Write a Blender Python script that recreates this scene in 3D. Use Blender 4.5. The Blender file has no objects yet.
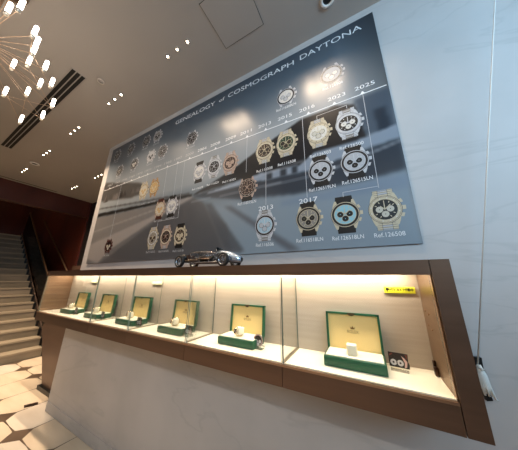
import bpy, bmesh, math, random
import numpy as np
from mathutils import Vector, Matrix
random.seed(7)
PI = math.pi
sc = bpy.context.scene
COL = sc.collection

# ------------------------------------------------------------------ materials
def lin(c):
    return tuple((v / 12.92 if v <= .04045 else ((v + .055) / 1.055) ** 2.4) for v in c)

MATS = {}
def M(name, rgb, rough=.5, metal=0., emit=None, estr=0., spec=None, coat=0.):
    """rgb given as display (sRGB) values"""
    if name in MATS: return MATS[name]
    m = bpy.data.materials.new(name); m.use_nodes = True
    b = m.node_tree.nodes['Principled BSDF']
    b.inputs['Base Color'].default_value = (*lin(rgb), 1)
    b.inputs['Roughness'].default_value = rough
    b.inputs['Metallic'].default_value = metal
    if spec is not None: b.inputs['Specular IOR Level'].default_value = spec
    if coat: b.inputs['Coat Weight'].default_value = coat
    if emit:
        b.inputs['Emission Color'].default_value = (*lin(emit), 1)
        b.inputs['Emission Strength'].default_value = estr
    MATS[name] = m
    return m

def noise_mat(name, rgb1, rgb2, scale=3., detail=6., rough=.6, metal=0., stretch=(1, 1, 1), bump=0., spec=None, lo=.35, hi=.65, veins=None):
    if name in MATS: return MATS[name]
    m = M(name, rgb1, rough, metal, spec=spec); nt = m.node_tree; b = nt.nodes['Principled BSDF']
    tc = nt.nodes.new('ShaderNodeTexCoord'); mp = nt.nodes.new('ShaderNodeMapping')
    mp.inputs['Scale'].default_value = stretch
    no = nt.nodes.new('ShaderNodeTexNoise'); no.inputs['Scale'].default_value = scale; no.inputs['Detail'].default_value = detail
    cr = nt.nodes.new('ShaderNodeValToRGB')
    cr.color_ramp.elements[0].position = lo; cr.color_ramp.elements[1].position = hi
    cr.color_ramp.elements[0].color = (*lin(rgb1), 1); cr.color_ramp.elements[1].color = (*lin(rgb2), 1)
    nt.links.new(tc.outputs['Object'], mp.inputs['Vector']); nt.links.new(mp.outputs[0], no.inputs['Vector'])
    nt.links.new(no.outputs['Fac'], cr.inputs['Fac'])
    out = cr.outputs['Color']
    if veins:
        n2 = nt.nodes.new('ShaderNodeTexNoise'); n2.inputs['Scale'].default_value = veins[0]; n2.inputs['Detail'].default_value = 5
        n2.inputs['Distortion'].default_value = 1.2
        mp2 = nt.nodes.new('ShaderNodeMapping'); mp2.inputs['Rotation'].default_value = (0, -.7, 0); mp2.inputs['Scale'].default_value = (.55, 1, 2.2)
        nt.links.new(tc.outputs['Object'], mp2.inputs['Vector']); nt.links.new(mp2.outputs[0], n2.inputs['Vector'])
        c2 = nt.nodes.new('ShaderNodeValToRGB')
        e = c2.color_ramp.elements
        e[0].position = .485; e[0].color = (0, 0, 0, 1); e[1].position = .5; e[1].color = (1, 1, 1, 1)
        e3 = e.new(.515); e3.color = (0, 0, 0, 1)
        nt.links.new(n2.outputs['Fac'], c2.inputs['Fac'])
        mu = nt.nodes.new('ShaderNodeMath'); mu.operation = 'MULTIPLY'; mu.inputs[1].default_value = veins[2]
        nt.links.new(c2.outputs['Color'], mu.inputs[0])
        mx = nt.nodes.new('ShaderNodeMixRGB'); mx.inputs['Color2'].default_value = (*lin(veins[1]), 1)
        nt.links.new(mu.outputs[0], mx.inputs['Fac']); nt.links.new(out, mx.inputs['Color1'])
        out = mx.outputs['Color']
    nt.links.new(out, b.inputs['Base Color'])
    if bump:
        bp = nt.nodes.new('ShaderNodeBump'); bp.inputs['Strength'].default_value = bump; bp.inputs['Distance'].default_value = .01
        nt.links.new(no.outputs['Fac'], bp.inputs['Height']); nt.links.new(bp.outputs[0], b.inputs['Normal'])
    return m

def glass_mat(name, tint=(1, 1, 1), ior=1.45, refl=1.0):
    if name in MATS: return MATS[name]
    m = bpy.data.materials.new(name); m.use_nodes = True; nt = m.node_tree
    nt.nodes.remove(nt.nodes['Principled BSDF']); out = nt.nodes['Material Output']
    tr = nt.nodes.new('ShaderNodeBsdfTransparent'); tr.inputs[0].default_value = (*tint, 1)
    gl = nt.nodes.new('ShaderNodeBsdfGlossy'); gl.inputs['Roughness'].default_value = .01
    fr = nt.nodes.new('ShaderNodeFresnel'); fr.inputs['IOR'].default_value = ior
    mu = nt.nodes.new('ShaderNodeMath'); mu.operation = 'MULTIPLY'; mu.inputs[1].default_value = refl
    mx = nt.nodes.new('ShaderNodeMixShader')
    nt.links.new(fr.outputs[0], mu.inputs[0]); nt.links.new(mu.outputs[0], mx.inputs[0])
    nt.links.new(tr.outputs[0], mx.inputs[1]); nt.links.new(gl.outputs[0], mx.inputs[2])
    nt.links.new(mx.outputs[0], out.inputs['Surface'])
    MATS[name] = m; return m

# ------------------------------------------------------------------ mesh builder
class MB:
    def __init__(s, org=(0, 0, 0)):
        s.v = []; s.f = []; s.mi = []; s.sm = []; s.o = Vector(org); s.mat = 0; s.smooth = False
    def add(s, vs, fs, smooth=None):
        k = len(s.v); s.v += [Vector(p) - s.o for p in vs]
        for f in fs:
            s.f.append([i + k for i in f]); s.mi.append(s.mat); s.sm.append(s.smooth if smooth is None else smooth)
    def box(s, a, b):
        (x0, y0, z0), (x1, y1, z1) = a, b
        x0, x1 = min(x0, x1), max(x0, x1); y0, y1 = min(y0, y1), max(y0, y1); z0, z1 = min(z0, z1), max(z0, z1)
        s.add([(x0, y0, z0), (x1, y0, z0), (x1, y1, z0), (x0, y1, z0), (x0, y0, z1), (x1, y0, z1), (x1, y1, z1), (x0, y1, z1)],
              [(0, 3, 2, 1), (4, 5, 6, 7), (0, 1, 5, 4), (1, 2, 6, 5), (2, 3, 7, 6), (3, 0, 4, 7)], False)
    def bbox(s, a, b, r):
        """box with chamfered edges (bevel r)"""
        bm = bmesh.new(); bmesh.ops.create_cube(bm, size=1)
        a = Vector(a); b = Vector(b); c = (a + b) / 2; d = b - a
        for v in bm.verts: v.co = Vector((v.co.x * d.x, v.co.y * d.y, v.co.z * d.z)) + c
        bmesh.ops.bevel(bm, geom=bm.edges[:], offset=r, segments=2, profile=.5, affect='EDGES')
        bm.verts.index_update()
        s.add([v.co for v in bm.verts], [[v.index for v in f.verts] for f in bm.faces], True); bm.free()
    def tube(s, p, q, r, n=8, r2=None, caps=True):
        p = Vector(p); q = Vector(q); d = (q - p).normalized()
        a = d.orthogonal().normalized(); b = d.cross(a); r2 = r if r2 is None else r2
        vs = [p + (a * math.cos(2 * PI * i / n) + b * math.sin(2 * PI * i / n)) * r for i in range(n)]
        vs += [q + (a * math.cos(2 * PI * i / n) + b * math.sin(2 * PI * i / n)) * r2 for i in range(n)]
        s.add(vs, [(i, (i + 1) % n, (i + 1) % n + n, i + n) for i in range(n)], True)
        if caps: s.add(vs, [tuple(range(n))[::-1], tuple(range(n, 2 * n))], False)
    def path(s, pts, r, n=6):
        pts = [Vector(p) for p in pts]; rings = []
        a = None
        for i, p in enumerate(pts):
            d = (pts[min(i + 1, len(pts) - 1)] - pts[max(i - 1, 0)]).normalized()
            a = d.orthogonal().normalized() if a is None else (a - d * a.dot(d)).normalized()
            b = d.cross(a)
            rings += [p + (a * math.cos(2 * PI * k / n) + b * math.sin(2 * PI * k / n)) * r for k in range(n)]
        fs = []
        for i in range(len(pts) - 1):
            for k in range(n): fs.append((i * n + k, i * n + (k + 1) % n, (i + 1) * n + (k + 1) % n, (i + 1) * n + k))
        m = (len(pts) - 1) * n
        fs += [tuple(range(n))[::-1], tuple(range(m, m + n))]
        s.add(rings, fs, True)
    def lathe(s, prof, c, axis=(0, 0, 1), n=24, close=False):
        """prof: (radius, height) pairs along axis through c"""
        d = Vector(axis).normalized(); a = d.orthogonal().normalized(); b = d.cross(a); c = Vector(c); vs = []; fs = []
        for r, h in prof:
            vs += [c + d * h + (a * math.cos(2 * PI * k / n) + b * math.sin(2 * PI * k / n)) * r for k in range(n)]
        m = len(prof)
        for i in range(m if close else m - 1):
            j = (i + 1) % m
            for k in range(n): fs.append((i * n + k, i * n + (k + 1) % n, j * n + (k + 1) % n, j * n + k))
        if not close:
            fs += [tuple(range(n))[::-1], tuple(range((m - 1) * n, m * n))]
        s.add(vs, fs, True)
    def prism(s, poly, d, off=(0, 0, 0)):
        """polygon (3D points) extruded along d"""
        d = Vector(d); n = len(poly); p = [Vector(x) + Vector(off) for x in poly]
        s.add(p + [x + d for x in p], [tuple(range(n))[::-1], tuple(range(n, 2 * n))] + [(i, (i + 1) % n, (i + 1) % n + n, i + n) for i in range(n)], False)
    def face(s, pts): s.add(pts, [tuple(range(len(pts)))], False)
    def disc(s, x, z, r, y, n=20, rx=None):
        rx = rx or r
        s.face([(x + rx * math.cos(-2 * PI * i / n), y, z + r * math.sin(-2 * PI * i / n)) for i in range(n)][::-1])
    def ring(s, x, z, r0, r1, y, n=24):
        vs = []
        for i in range(n):
            c, t = math.cos(2 * PI * i / n), math.sin(2 * PI * i / n)
            vs += [(x + r0 * c, y, z + r0 * t), (x + r1 * c, y, z + r1 * t)]
        s.add(vs, [(2 * i, 2 * i + 1, (2 * i + 3) % (2 * n), (2 * i + 2) % (2 * n))[::-1] for i in range(n)], False)
    def build(s, name, mats, parent=None, loc=None, fixn=True):
        me = bpy.data.meshes.new(name); me.from_pydata([tuple(v) for v in s.v], [], s.f)
        if not isinstance(mats, (list, tuple)): mats = [mats]
        for m in mats: me.materials.append(m)
        me.polygons.foreach_set('material_index', s.mi); me.polygons.foreach_set('use_smooth', s.sm)
        if fixn:
            bm = bmesh.new(); bm.from_mesh(me); bmesh.ops.recalc_face_normals(bm, faces=bm.faces[:]); bm.to_mesh(me); bm.free()
        me.update()
        o = bpy.data.objects.new(name, me); COL.objects.link(o)
        o.parent = parent
        o.location = loc if loc is not None else (s.o if parent is None else (0, 0, 0))
        return o

def tag(o, label=None, cat=None, group=None, kind=None):
    if label: o['label'] = label
    if cat: o['category'] = cat
    if group: o['group'] = group
    if kind: o['kind'] = kind
    return o
def thing(name, loc, label, cat, group=None, rz=0):
    o = bpy.data.objects.new(name, None); COL.objects.link(o); o.location = loc; o.rotation_euler.z = rz
    o.empty_display_size = .05
    return tag(o, label, cat, group)
def struct(name, mb, mats, fixn=True): return tag(mb.build(name, mats, fixn=fixn), kind='structure')
def copy_tree(o, parent=None):
    c = o.copy(); COL.objects.link(c); c.parent = parent
    for ch in [x for x in o.children]: copy_tree(ch, c)
    return c

def text_mesh(body, size, width=None, align='CENTER', xs=1., shear=0., spacing=1., bold=0.):
    """lettering as a mesh in the xz plane (facing -y), centred on origin"""
    cu = bpy.data.curves.new('t', 'FONT'); cu.body = body; cu.size = size; cu.align_x = align; cu.align_y = 'CENTER'
    cu.shear = shear; cu.space_character = spacing; cu.resolution_u = 3; cu.offset = bold
    ob = bpy.data.objects.new('t', cu); COL.objects.link(ob)
    dg = bpy.context.evaluated_depsgraph_get(); me = bpy.data.meshes.new_from_object(ob.evaluated_get(dg))
    bpy.data.objects.remove(ob); bpy.data.curves.remove(cu)
    co = np.zeros(len(me.vertices) * 3); me.vertices.foreach_get('co', co); co = co.reshape(-1, 3)
    if len(co):
        k = xs
        if width: k = width / max(1e-6, (co[:, 0].max() - co[:, 0].min()))
        new = np.stack([co[:, 0] * k, np.zeros(len(co)), co[:, 1]], 1)
        me.vertices.foreach_set('co', new.ravel())
    me.update(); return me
def text(name, body, size, mat, parent, loc, **kw):
    me = text_mesh(body, size, **kw); me.name = name; me.materials.clear(); me.materials.append(mat)
    o = bpy.data.objects.new(name, me); COL.objects.link(o); o.parent = parent; o.location = loc
    return o

# ------------------------------------------------------------------ measurements (metres)
XW = -3.5                  # left end of the plaster wall
ZC = 3.57                  # ceiling
PX0, PX1, PZ0, PZ1 = -3.345, .282, 1.688, 3.481      # printed panel
CX0, CX1, CI = -3.611, .292, .229                    # display case
CY, CT, CB, CG, CF = -.277, 1.583, 1.524, 1.106, 1.009

# ------------------------------------------------------------------ materials used
plaster = noise_mat('plaster', (.66, .65, .645), (.71, .70, .695), 1.6, 8, .55, bump=.05, veins=(.9, (.60, .595, .595), .35))
ceil_m = noise_mat('ceiling_paint', (.60, .58, .56), (.62, .60, .58), .7, 3, .7)
wood = noise_mat('dark_red_wood', (.24, .10, .075), (.32, .14, .095), 2.2, 6, .35, stretch=(1, 1, .35))
bronze = noise_mat('bronze_metal', (.39, .305, .25), (.43, .335, .275), 3, 3, .42, .75, stretch=(.4, 1, 6))
bronze_lip = M('bronze_lip', (.66, .54, .45), .3, .9)
brass_in = noise_mat('warm_metal_lining', (.52, .41, .32), (.57, .46, .36), 5, 3, .36, .8, stretch=(.3, 1, 8))
fabric_in = noise_mat('case_back_lining', (.68, .63, .57), (.71, .66, .60), 6, 4, .5, .15, stretch=(.3, 1, 8))
deck_m = M('cream_deck', (.93, .90, .82), .5)
black = M('black_plastic', (.06, .06, .06), .4)
gap = M('dark_gap', (.09, .085, .08), .7)
white_m = M('white_paint', (.88, .87, .85), .4)
steel = M('polished_steel', (.86, .87, .88), .18, 1.)
glass = glass_mat('clear_glass', (.99, .998, .993), 1.4, .35)
glass_edge = M('green_glass_edge', (.36, .41, .38), .15)
glass_dark = glass_mat('balustrade_glass', (.50, .49, .48), 1.4, .35)

# ------------------------------------------------------------------ setting
mb = MB(); mb.box((XW, 0, 0), (2.2, .30, ZC)); struct('wall_back', mb, plaster)
mb = MB(); mb.box((XW + .002, -.006, .005), (2.2, -.0002, .098)); struct('baseboard_back', mb, plaster)
mb = MB(); mb.box((-6.9, -4, ZC), (2.2, 1.09, ZC + .1))
ce = struct('ceiling', mb, ceil_m)
# wall over the stairs, its thin bronze trim and the stair well
mb = MB(); mb.box((-6.9, -4, 3.13), (-6.7, 1.05, 5.6)); mb.box((-6.9, -4, 0), (-6.7, -2.3, 3.13)); struct('wall_left', mb, wood)
mb = MB(); mb.box((-6.705, -2.3, 3.105), (-6.69, 1.05, 3.13)); struct('trim_1', mb, M('bronze_trim', (.42, .30, .22), .35, .8))
mb = MB(); mb.box((-12, 1.06, 0), (-6.7, 1.2, 5.6)); struct('wall_stairside', mb, wood)
mb = MB(); mb.box((-6.7, 1.09, 0), (XW + .3, 1.25, ZC)); struct('wall_passage', mb, M('black_panel', (.10, .085, .08), .5))
mb = MB(); mb.box((-6.66, 1.0, 1.70), (-6.2, 1.09, 1.80)); mb.box((-6.2, 1.03, 1.70), (-4.2, 1.09, 1.80)); struct('trim_2', mb, M('brown_ledge', (.36, .27, .22), .5))
mb = MB(); mb.box((-12, -4, 0), (-11.8, 1.06, 5.6)); struct('wall_far', mb, wood)
mb = MB(); mb.box((-11.8, -2.45, 0), (-6.9, -2.3, 5.6)); struct('wall_stairleft', mb, wood)
mb = MB(); mb.box((-12, -4, 5.6), (-6.9, 1.2, 5.7)); struct('ceiling_stairwell', mb, wood)
mb = MB(); mb.box((-7, -4.1, 0), (2.2, -4, ZC)); struct('wall_front', mb, M('warm_paint', (.62, .56, .50), .7))
mb = MB(); x0, x1 = 2.2, 2.35
mb.box((x0, -4, 0), (x1, .3, .15)); mb.box((x0, -4, 3.25), (x1, .3, ZC)); mb.box((x0, -4, .15), (x1, -3.7, 3.25)); mb.box((x0, -.15, .15), (x1, .3, 3.25))
struct('wall_right', mb, plaster)
mb = MB()
for y in (-3.7, -2.55, -1.35, -.19): mb.box((2.23, y, .15), (2.29, y + .04, 3.25))
mb.box((2.23, -3.7, .15), (2.29, -.15, .19)); mb.box((2.23, -3.7, 3.21), (2.29, -.15, 3.25))
struct('window_1', mb, M('window_frame', (.20, .18, .17), .4, .5))

# floor: cream octagon slabs over grey-brown stars, pitch .53 m
tile_a = noise_mat('cream_marble', (.86, .80, .71), (.80, .73, .63), 2.2, 6, .28, stretch=(.6, 3.0, 1))
tile_b = noise_mat('pale_marble', (.88, .84, .78), (.82, .77, .70), 2.0, 6, .28, stretch=(.6, 2.6, 1))
grout = noise_mat('brown_marble', (.40, .33, .27), (.33, .27, .22), 3, 6, .3)
mb = MB()
mb.box((-12, -4, -.1), (2.2, 1.2, 0))
P = .53; hx = P / 2
for i in range(-7, 9):
    for j in range(-7, 3):
        cx, cy = -3.49 - P * i, -.012 + P * j
        if not (-6.1 < cx < 2.0 and -3.8 < cy < 1.0): continue
        e, c, t = hx - .003, hx - .009, .155
        poly = [(-e, 0), (-c, t), (-t, c), (0, e), (t, c), (c, t), (e, 0), (c, -t), (t, -c), (0, -e), (-t, -c), (-c, -t)]
        mb.mat = 1 if (i * 3 + j * 5) % 4 else 2
        mb.face([(cx + a, cy + b, .0008) for a, b in poly][::-1])
struct('floor', mb, [grout, tile_a, tile_b], fixn=False)
for p in bpy.data.objects['floor'].data.polygons: pass
bm = bmesh.new(); bm.from_mesh(bpy.data.objects['floor'].data)
for f in bm.faces:
    if f.material_index and f.normal.z < 0: f.normal_flip()
bm.to_mesh(bpy.data.objects['floor'].data); bm.free()

# ------------------------------------------------------------------ stairs
st_m = noise_mat('stair_stone', (.58, .53, .46), (.50, .46, .39), 2.5, 5, .5, stretch=(3, .5, 3))
st_edge = M('stair_nosing', (.61, .56, .48), .5)
RI, GO, SX, SY = .157, .235, -5.90, .60
stair = thing('staircase', (SX, SY, 0), 'wide beige stone staircase rising away to the left of the case', 'staircase')
NS = 18
for k in range(NS):
    mb = MB((SX, SY, 0)); z = RI * (k + 1); x = SX - GO * k
    mb.box((x - GO - (1.5 if k == NS - 1 else .03), -2.28, z - RI), (x, SY, z - .03))
    mb.mat = 1; mb.box((x - GO - (1.5 if k == NS - 1 else .0), -2.28, z - .03), (x + .02, SY, z))
    mb.build('step', [st_m, st_edge], stair)
mb = MB((SX, SY, 0))
s0 = [(SX + .10, 0), (SX + .10, .10), (SX - GO * NS, RI * NS + .12), (SX - GO * NS, RI * NS - .3), (SX - .35, 0)]
mb.prism([(x, SY + .035, z) for x, z in s0], (0, .02, 0))
mb.build('stringer', M('dark_bronze_stringer', (.44, .37, .33), .3, .6), stair)
mb = MB((SX, SY, 0))
for k in range(NS):
    x = SX - GO * k; z = RI * k
    mb.prism([(x + .03, SY + .002, z), (x + .03, SY + .002, z + RI * .9), (x - GO, SY + .002, z + RI), (x - GO, SY + .002, z)], (0, .03, 0))
mb.build('dark_side_plate', black, stair)
bal = thing('balustrade', (SX, SY + .09, 0), 'dark glass stair balustrade with a thin metal handrail', 'balustrade')
mb = MB((SX, SY + .09, 0))
y = SY + .07
g = [(SX + .05, .05), (SX + .05, .78), (SX - GO * NS, RI * NS + .80), (SX - GO * NS, RI * NS)]
mb.prism([(x, y, z) for x, z in g], (0, .015, 0)); mb.build('glass_panel', glass_dark, bal)
rail_m = M('handrail_metal', (.56, .45, .36), .3, .9)
mb = MB((SX, SY + .09, 0))
mb.path([(SX + .05, y + .005, .05), (SX + .05, y + .005, .80), (SX - .02, y + .005, .86), (SX - GO * NS, y + .005, RI * NS + .86)], .02, 8)
mb.build('handrail', rail_m, bal)
mb = MB((-6.9, 1.02, 0))
mb.path([(-6.75, 1.02, 1.53), (-6.85, 1.02, 1.6), (-10.0, 1.02, 3.55 - .05)], .02, 8)
for x, z in ((-7.2, 1.82), (-8.4, 2.54), (-9.6, 3.26)): mb.tube((x, 1.02, z - .02), (x, 1.061, z - .04), .008)
tag(mb.build('wall_handrail', rail_m), 'thin metal handrail fixed along the dark red stair wall', 'handrail')

# bronze pier below the left end of the case
mb = MB((-4.1, .2, 0))
pier = thing('cabinet_pier', (-4.1, .2, 0), 'reddish brown tapering pier under the left end of the case', 'pier')
mb.prism([(-4.21, .15, .05), (-4.74, .15, .74), (-4.70, .15, .80), (-3.70, .15, .93), (-3.70, .15, .05)], (0, .22, 0))
mb.build('body', noise_mat('pier_bronze', (.36, .28, .24), (.41, .32, .27), 2, 4, .4, .5, stretch=(.6, 1, 3)), pier)
mb = MB((-4.1, .2, 0)); mb.box((-4.26, .12, 0), (-3.7, .36, .05)); mb.build('base', black, pier)
mb = MB((-4.1, .2, 0)); mb.prism([(-4.76, .14, .745), (-4.70, .14, .80), (-3.68, .14, .935), (-3.68, .14, 1.0), (-4.72, .14, .86)], (0, .24, 0)); mb.build('top_rail', M('pier_top', (.12, .08, .06), .4, .4), pier)

mb = MB((-3.8, -.04, 0))
fl = thing('floor_outlet', (-3.8, -.04, .0), 'small dark rectangular outlet cover set in the pale floor tiles', 'outlet cover')
mb.prism([(-3.865, -.085, .001), (-3.79, -.102, .001), (-3.744, .003, .001), (-3.812, .02, .001)], (0, 0, .004)); mb.build('cover_plate', M('outlet_brown', (.22, .15, .11), .4, .5), fl)
mb = MB((-3.8, -.04, 0)); mb.prism([(-3.835, -.06, .005), (-3.80, -.068, .005), (-3.775, -.01, .005), (-3.81, .0, .005)], (0, 0, .001)); mb.build('lid', M('outlet_lid', (.26, .19, .14), .3, .7), fl)

# ------------------------------------------------------------------ printed panel
panel = thing('poster_panel', (0, 0, 0), 'long printed wall panel of watch pictures along a white timeline', 'wall panel')
NX, NZ = 420, 210
gx = np.linspace(PX0, PX1, NX); gz = np.linspace(PZ0, PZ1, NZ)
X, Z = np.meshgrid(gx, gz)
def c3(r, g, b): return np.array([r, g, b], float) / 255
def lerp_stops(t, stops):
    out = np.zeros(t.shape + (3,))
    ts = [s[0] for s in stops]
    for k in range(3): out[..., k] = np.interp(t, ts, [s[1][k] for s in stops])
    return out
sky_ = lerp_stops(Z, [(1.68, c3(124, 132, 139)), (2.1, c3(118, 126, 133)), (2.3, c3(94, 101, 108)), (2.45, c3(140, 141, 142)), (2.76, c3(138, 139, 141)), (3.1, c3(100, 105, 111)), (3.48, c3(60, 68, 77))])
dr = np.clip((X - .02) / .25, 0, 1)[..., None]
top = np.clip((Z - 2.5) / .2, 0, 1)[..., None]
sky_ = sky_ * np.array([.96, 1.0, 1.02])
img = sky_ * (1 - .35 * dr * top)
def soft(mask, n):
    m = mask.astype(float)
    for _ in range(n):
        m = (np.roll(m, 1, 0) + m + np.roll(m, -1, 0)) / 3; m = (np.roll(m, 1, 1) + m + np.roll(m, -1, 1)) / 3
    return m
def inpoly(poly):
    ins = np.zeros(X.shape, bool); n = len(poly)
    for i in range(n):
        (xa, za), (xb, zb) = poly[i], poly[(i + 1) % n]
        if za == zb: continue
        cond = ((za > Z) != (zb > Z)) & (X < (xb - xa) * (Z - za) / (zb - za) + xa)
        ins ^= cond
    return ins
def paint(poly, col, blur=1, op=1.):
    global img
    m = soft(inpoly(poly), blur)[..., None] * op
    img = img * (1 - m) + c3(*col) * m
paint([(-3.4, 1.6), (-3.4, 2.33), (-1.46, 2.3), (-1.0, 1.95), (-.9, 1.6)], (98, 98, 99), 3)
paint([(-3.34, 2.9), (-2.44, 2.69), (-2.21, 2.58), (-2.25, 2.52), (-2.56, 2.50), (-3.4, 2.60)], (58, 55, 53), 3, .85)
for k in range(26):
    a = random.random(); paint([(-3.3 + a * .9, 2.56), (-3.27 + a * .9, 2.68 - a * .05), (-3.22 + a * .9, 2.56)], random.choice([(104, 100, 98), (36, 34, 33)]), 1, .6)
paint([(-3.44, 1.94), (-3.37, 2.33), (-1.46, 2.3), (-2.11, 2.18)], (112, 110, 109), 2)
paint([(-3.42, 1.77), (-3.5, 1.93), (-2.1, 2.17), (-1.47, 2.31), (-1.43, 2.28), (-1.85, 2.18), (-2.83, 1.84), (-3.05, 1.68)], (138, 134, 132), 3)
paint([(-3.0, 1.68), (-1.85, 2.16), (-1.43, 2.28), (-1.28, 2.2), (-1.14, 1.96), (-.97, 1.65), (-1.98, 1.66)], (78, 78, 80), 4)
paint([(-3.34, 2.40), (-2.34, 2.36), (-1.45, 2.33), (-1.45, 2.30), (-2.33, 2.325), (-3.34, 2.345)], (34, 33, 33), 1)
paint([(-3.4, 2.49), (-1.5, 2.35), (-1.5, 2.33), (-3.4, 2.47)], (66, 64, 64), 1, .8)
paint([(-3.34, 2.14), (-1.5, 2.30), (-1.5, 2.29), (-3.34, 2.12)], (150, 148, 146), 1, .6)
paint([(-1.45, 2.31), (-.98, 2.46), (-.67, 2.6), (-.32, 2.735), (-.05, 2.745), (.07, 2.70), (.12, 2.4), (-.12, 2.37), (-.24, 2.39), (-.34, 2.33), (-.67, 2.35), (-.89, 2.34)], (26, 27, 30), 1)
paint([(.07, 2.74), (.3, 2.74), (.3, 2.43), (.11, 2.42)], (58, 68, 80), 3, .9)
paint([(.17, 2.6), (.24, 2.6), (.26, 2.40), (.19, 2.40)], (34, 42, 52), 2, .9)
paint([(-.35, 2.27), (.3, 2.34), (.3, 2.13), (.04, 2.10), (-.35, 2.10), (-.88, 2.16), (-1.45, 2.295), (-1.16, 2.32), (-.67, 2.31)], (46, 52, 60), 3)
paint([(-.89, 2.335), (-.67, 2.35), (-.34, 2.33), (-.24, 2.40), (.11, 2.41), (.32, 2.45), (.31, 2.35), (.1, 2.33), (-.25, 2.27), (-.67, 2.28), (-1.16, 2.285), (-1.3, 2.29)], (120, 130, 142), 1)
for xa in (-.80, -.62, -.50, -.41): paint([(xa, 2.275), (xa + .05, 2.275), (xa + .05, 2.335), (xa, 2.335)], (38, 42, 48), 1, .9)
paint([(-1.10, 2.30), (-.3, 2.375), (-.3, 2.35), (-1.1, 2.29)], (170, 172, 176), 1, .35)
paint([(-1.45, 2.24), (-.2, 2.225), (.3, 2.33), (.3, 2.315), (-.2, 2.212), (-1.45, 2.235)], (150, 154, 160), 1, .7)
paint([(-.5, 2.07), (.3, 2.10), (.3, 2.01), (-.5, 2.03)], (104, 118, 134), 4, .8)
paint([(-1.04, 2.12), (-.96, 2.11), (-.36, 1.69), (-.45, 1.69)], (74, 76, 82), 3, .8)
paint([(-1.27, 2.19), (-1.19, 2.18), (-.81, 1.71), (-.98, 1.69)], (70, 72, 76), 3, .8)
lin_img = np.where(img <= .04045, img / 12.92, ((img + .055) / 1.055) ** 2.4)
me = bpy.data.meshes.new('printed_board'); T = .012
co = np.stack([X.ravel(), np.full(X.size, -T), Z.ravel()], 1)
idx = np.arange(NX * NZ).reshape(NZ, NX)
quads = np.stack([idx[:-1, :-1], idx[:-1, 1:], idx[1:, 1:], idx[1:, :-1]], -1).reshape(-1, 4)
n0 = NX * NZ
extra = [(PX0, -T, PZ0), (PX1, -T, PZ0), (PX1, -T, PZ1), (PX0, -T, PZ1), (PX0, -.0005, PZ0), (PX1, -.0005, PZ0), (PX1, -.0005, PZ1), (PX0, -.0005, PZ1)]
sides = [(n0, n0 + 4, n0 + 5, n0 + 1), (n0 + 1, n0 + 5, n0 + 6, n0 + 2), (n0 + 2, n0 + 6, n0 + 7, n0 + 3), (n0 + 3, n0 + 7, n0 + 4, n0), (n0 + 4, n0 + 7, n0 + 6, n0 + 5)]
me.from_pydata([tuple(p) for p in co] + extra, [], [tuple(q) for q in quads.tolist()] + sides)
ca = me.color_attributes.new('print', 'FLOAT_COLOR', 'POINT')
cc = np.ones((n0 + 8, 4), np.float32); cc[:n0, :3] = lin_img.reshape(-1, 3); cc[n0:, :3] = .05
ca.data.foreach_set('color', cc.ravel())
pm = M('satin_print', (.4, .4, .4), .30, spec=.35)
at = pm.node_tree.nodes.new('ShaderNodeAttribute'); at.attribute_name = 'print'
pm.node_tree.links.new(at.outputs['Color'], pm.node_tree.nodes['Principled BSDF'].inputs['Base Color'])
me.materials.append(pm); me.update()
board = bpy.data.objects.new('printed_board', me); COL.objects.link(board); board.parent = panel

ink = M('white_print', (.84, .85, .86), .45)
ink_dim = M('pale_print', (.66, .67, .68), .45)
YT = -T - .001
# title
text('title_lettering', 'GENEALOGY', .078, ink, panel, (-1.565, YT, 3.372), width=.63)
text('title_lettering', 'of', .062, ink, panel, (-1.157, YT, 3.372), width=.075)
text('title_lettering', 'COSMOGRAPH', .078, ink, panel, (-.707, YT, 3.376), width=.725)
text('title_lettering', 'DAYTONA', .080, ink, panel, (-.050, YT, 3.388), width=.485)
# timeline rule with little triangular ticks
ticks = [(-3.17, '1963'), (-2.98, '1965'), (-2.80, '1966'), (-2.63, '1969'), (-2.46, '1970'), (-2.28, '1971'), (-2.09, '1984'), (-1.91, '1988'), (-1.735, '1997'), (-1.55, '2000'), (-1.367, '2004'),
         (-1.188, '2008'), (-.996, '2009'), (-.817, '2011'), (-.627, '2013'), (-.437, '2015'), (-.251, '2016'), (-.057, '2023'), (.13, '2025')]
mb = MB()
mb.box((PX0 + .03, YT - .0005, 2.758), (PX1 - .01, -T - .0002, 2.764))
for x, _ in ticks: mb.prism([(x - .014, YT - .0006, 2.764), (x + .014, YT - .0006, 2.764), (x, YT - .0006, 2.786)], (0, .0005, 0))
mb.build('timeline_rule', ink, panel)
for x, t in ticks:
    text('year_lettering', t, .046, ink if x > -1.4 else ink_dim, panel, (x + (.02 if x > -.1 else -.01), YT, 2.822), width=.125)
text('year_lettering', '2013', .050, ink, panel, (-.627, YT, 2.036), width=.125)
text('year_lettering', '2017', .050, ink, panel, (-.298, YT, 2.036), width=.13)
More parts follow.
